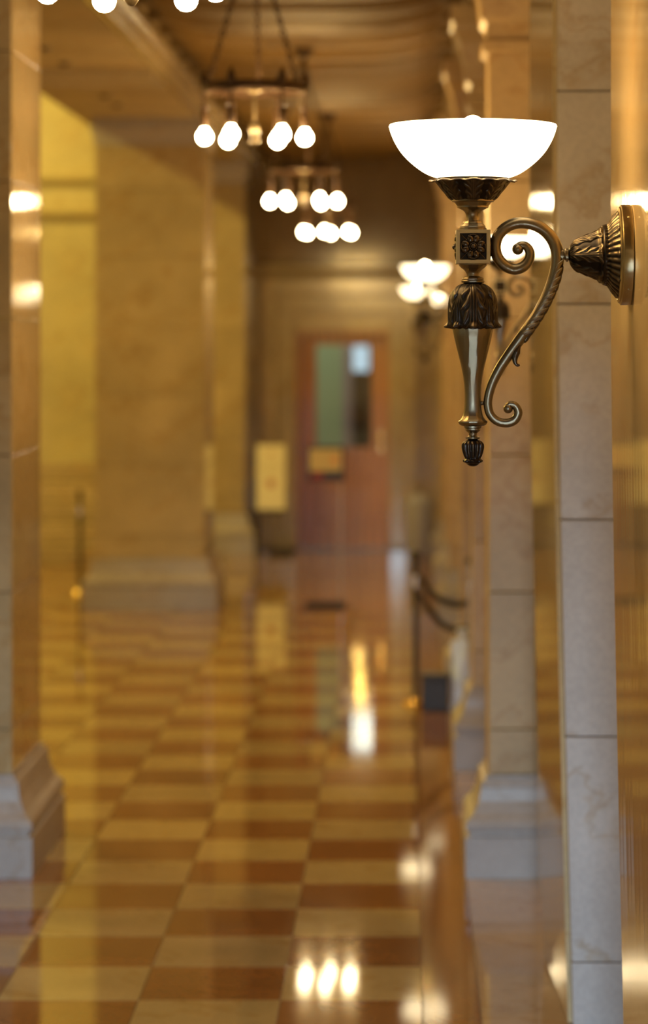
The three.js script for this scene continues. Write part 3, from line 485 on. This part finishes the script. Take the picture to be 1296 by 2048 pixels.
// ---------------------------------------------------------------- signs, ropes and small things
{
  // poster on an easel left of the door
  const t = thing('easel_poster', 'cream poster on a dark easel left of the wooden door', 'sign', [-1.213, 0, -24.05]);
  const cv = document.createElement('canvas'); cv.width = 128; cv.height = 288; const c = cv.getContext('2d');
  c.fillStyle = '#e9dfb4'; c.fillRect(0, 0, 128, 288); c.fillStyle = '#c9a070'; c.fillRect(48, 34, 32, 12); c.fillStyle = '#c08a58'; c.beginPath(); c.arc(64, 172, 20, 0, 7); c.fill(); c.fillStyle = '#d8cc98'; for (let i = 0; i < 5; i++) c.fillRect(24, 70 + i * 14, 80, 5);
  const tex = new THREE.CanvasTexture(cv); tex.colorSpace = THREE.SRGBColorSpace;
  const b = obj('poster', new THREE.BoxGeometry(0.255, 0.58, 0.012), new THREE.MeshStandardMaterial({ map: tex, roughness: 0.6 }), t); b.position.set(0, 0.715, 0.03); b.rotation.x = -0.06;
  obj('ledge', bevelBox(-0.15, 0.15, 0.395, 0.415, 0.0, 0.07, 0.004), M.black, t);
  for (const [x, z, lx] of [[-0.14, 0.06, -0.05], [0.14, 0.06, 0.05], [0, -0.28, 0]]) obj('leg', tube([[lx, 1.02, 0.0], [(x + lx) / 2, 0.5, z / 2], [x, 0.0, z]], [0.009, 0.009, 0.009], 8, 12), M.black, t);
  obj('foot_bar', bevelBox(-0.02, 0.2, 0, 0.04, -0.1, 0.1, 0.008), M.black, t);
}
{
  const t = thing('sign_stand', 'small cream sign with red and black strip on a slim floor stand before the door', 'sign', [-0.59, 0, -19.65]);
  const cv = document.createElement('canvas'); cv.width = 160; cv.height = 140; const c = cv.getContext('2d');
  c.fillStyle = '#17120f'; c.fillRect(0, 0, 160, 140); c.fillStyle = '#cdb679'; c.fillRect(6, 6, 148, 98); c.fillStyle = '#d89a5c'; c.fillRect(104, 38, 34, 34); c.fillStyle = '#8f1f14'; c.fillRect(20, 108, 48, 28);
  const tex = new THREE.CanvasTexture(cv); tex.colorSpace = THREE.SRGBColorSpace;
  const f = obj('sign_board', new THREE.BoxGeometry(0.255, 0.235, 0.014), new THREE.MeshStandardMaterial({ map: tex, roughness: 0.5 }), t); f.position.set(0, 1.05, 0.02);
  obj('sign_frame', [box(-0.137, -0.126, 0.925, 1.175, 0.005, 0.03), box(0.126, 0.137, 0.925, 1.175, 0.005, 0.03), box(-0.137, 0.137, 1.165, 1.178, 0.005, 0.03), box(-0.137, 0.137, 0.922, 0.934, 0.005, 0.03)], M.black, t);
  obj('pole', new THREE.CylinderGeometry(0.007, 0.007, 1.15, 14).translate(0.11, 0.585, 0), M.chrome, t);
  obj('base_plate', bevelBox(-0.145, 0.145, 0, 0.028, -0.12, 0.12, 0.006), M.black, t);
}
function stanchion(label, x, z, h, m) {
  const t = thing('rope_stanchion', label, 'stanchion', [x, 0, z], 'rope stanchions');
  obj('base', lathe([[0, 0], [0.068, 0], [0.07, 0.008], [0.06, 0.02], [0.03, 0.03], [0.014, 0.045], [0, 0.046]], 32), M.polishedBrass, t);
  obj('post', lathe([[0, 0.04], [0.016, 0.04], [0.016, h - 0.03], [0, h - 0.03]], 20), m, t);
  obj('collar', lathe([[0.016, h - 0.2], [0.024, h - 0.195], [0.024, h - 0.13], [0.016, h - 0.125]], 20), M.chrome, t);
  obj('cap', lathe([[0, h - 0.035], [0.024, h - 0.03], [0.027, h - 0.015], [0.018, h], [0, h + 0.004]], 20), M.black, t);
  return t;
}
stanchion('dark rope stanchion beside the dark box in the roped-off corner on the right', 0.052, -14.42, 0.83, M.black);
stanchion('chrome-topped rope stanchion near the right-hand pilasters', 0.345, -14.35, 0.8, M.chrome);
stanchion('lone dark stanchion with brass base at the left pier corner', -2.51, -20.6, 0.80, M.black);
for (const [y0, y1, dip, label] of [[0.70, 0.56, 0.045, 'upper dark barrier rope between the two right stanchions'], [0.60, 0.43, 0.05, 'lower dark barrier rope between the two right stanchions']]) {
  const o = obj('barrier_rope', tube([[0.07, y0, -14.42], [0.13, y0 - 0.11 + 0.02, -14.4], [0.21, y1 + 0.015 - dip * 0.3, -14.38], [0.28, y1 - dip * 0.3, -14.36], [0.329, y1 + 0.0, -14.35]], [0.012, 0.017, 0.017, 0.017, 0.012], 12, 40), M.rope); o.userData = { label, category: 'rope', group: 'barrier ropes' };
}
{
  const t = thing('dark_box', 'small dark lidded box on the floor beside the stanchion', 'box', [0.155, 0, -14.25]);
  obj('body', bevelBox(-0.072, 0.072, 0.0, 0.17, -0.09, 0.09, 0.008), M.black, t); obj('lid', bevelBox(-0.076, 0.076, 0.171, 0.195, -0.094, 0.094, 0.006), M.black, t);
  const bag = thing('plastic_bag', 'pale blue and white plastic bag standing by the right pilasters', 'bag', [0.297, 0, -14.22]);
  const bg = new THREE.CylinderGeometry(1, 1, 1, 40, 24), p = bg.attributes.position;
  for (let i = 0; i < p.count; i++) { const y = p.getY(i) + 0.5, a = Math.atan2(p.getZ(i), p.getX(i)), rr = Math.hypot(p.getX(i), p.getZ(i)), k = (0.052 - 0.018 * y + 0.012 * Math.sin(3 * a + 5 * y) * (0.4 + y) + 0.006 * Math.sin(7 * a - 9 * y)) * rr; p.setXYZ(i, Math.cos(a) * k * 1.05, 0.002 + y * 0.37, Math.sin(a) * k * 0.9); }
  bg.computeVertexNormals(); obj('sack', bg, new THREE.MeshStandardMaterial({ color: new THREE.Color(0.78, 0.86, 0.98), roughness: 0.35 }), bag);
  obj('tied_neck', lathe([[0, 0.36], [0.03, 0.365], [0.014, 0.39], [0.03, 0.43], [0, 0.42]], 14), new THREE.MeshStandardMaterial({ color: new THREE.Color(0.7, 0.75, 0.85), roughness: 0.4 }), bag);
  const card = thing('folded_card', 'small cream folded card leaning in front of the plastic bag', 'card', [0.335, 0, -14.12]);
  obj('front_leaf', bevelBox(-0.022, 0.022, 0, 0.17, 0, 0.006, 0.001), M.cream, card).rotation.x = -0.12; obj('back_leaf', bevelBox(-0.022, 0.022, 0, 0.165, -0.006, 0, 0.001), M.cream, card).rotation.x = 0.12;
  const bin = thing('waste_bin', 'slim grey metal bin with lid standing right of the door', 'bin', [0.13, 0, -24.2]);
  obj('body', lathe([[0, 0], [0.10, 0], [0.112, 0.02], [0.115, 0.44], [0.118, 0.46], [0, 0.46]], 36), M.greyPaint, bin);
  obj('lid', lathe([[0, 0.455], [0.12, 0.455], [0.12, 0.49], [0.09, 0.53], [0.03, 0.55], [0, 0.552]], 36), M.greyPaint, bin);
}
renderer.render(scene, camera);
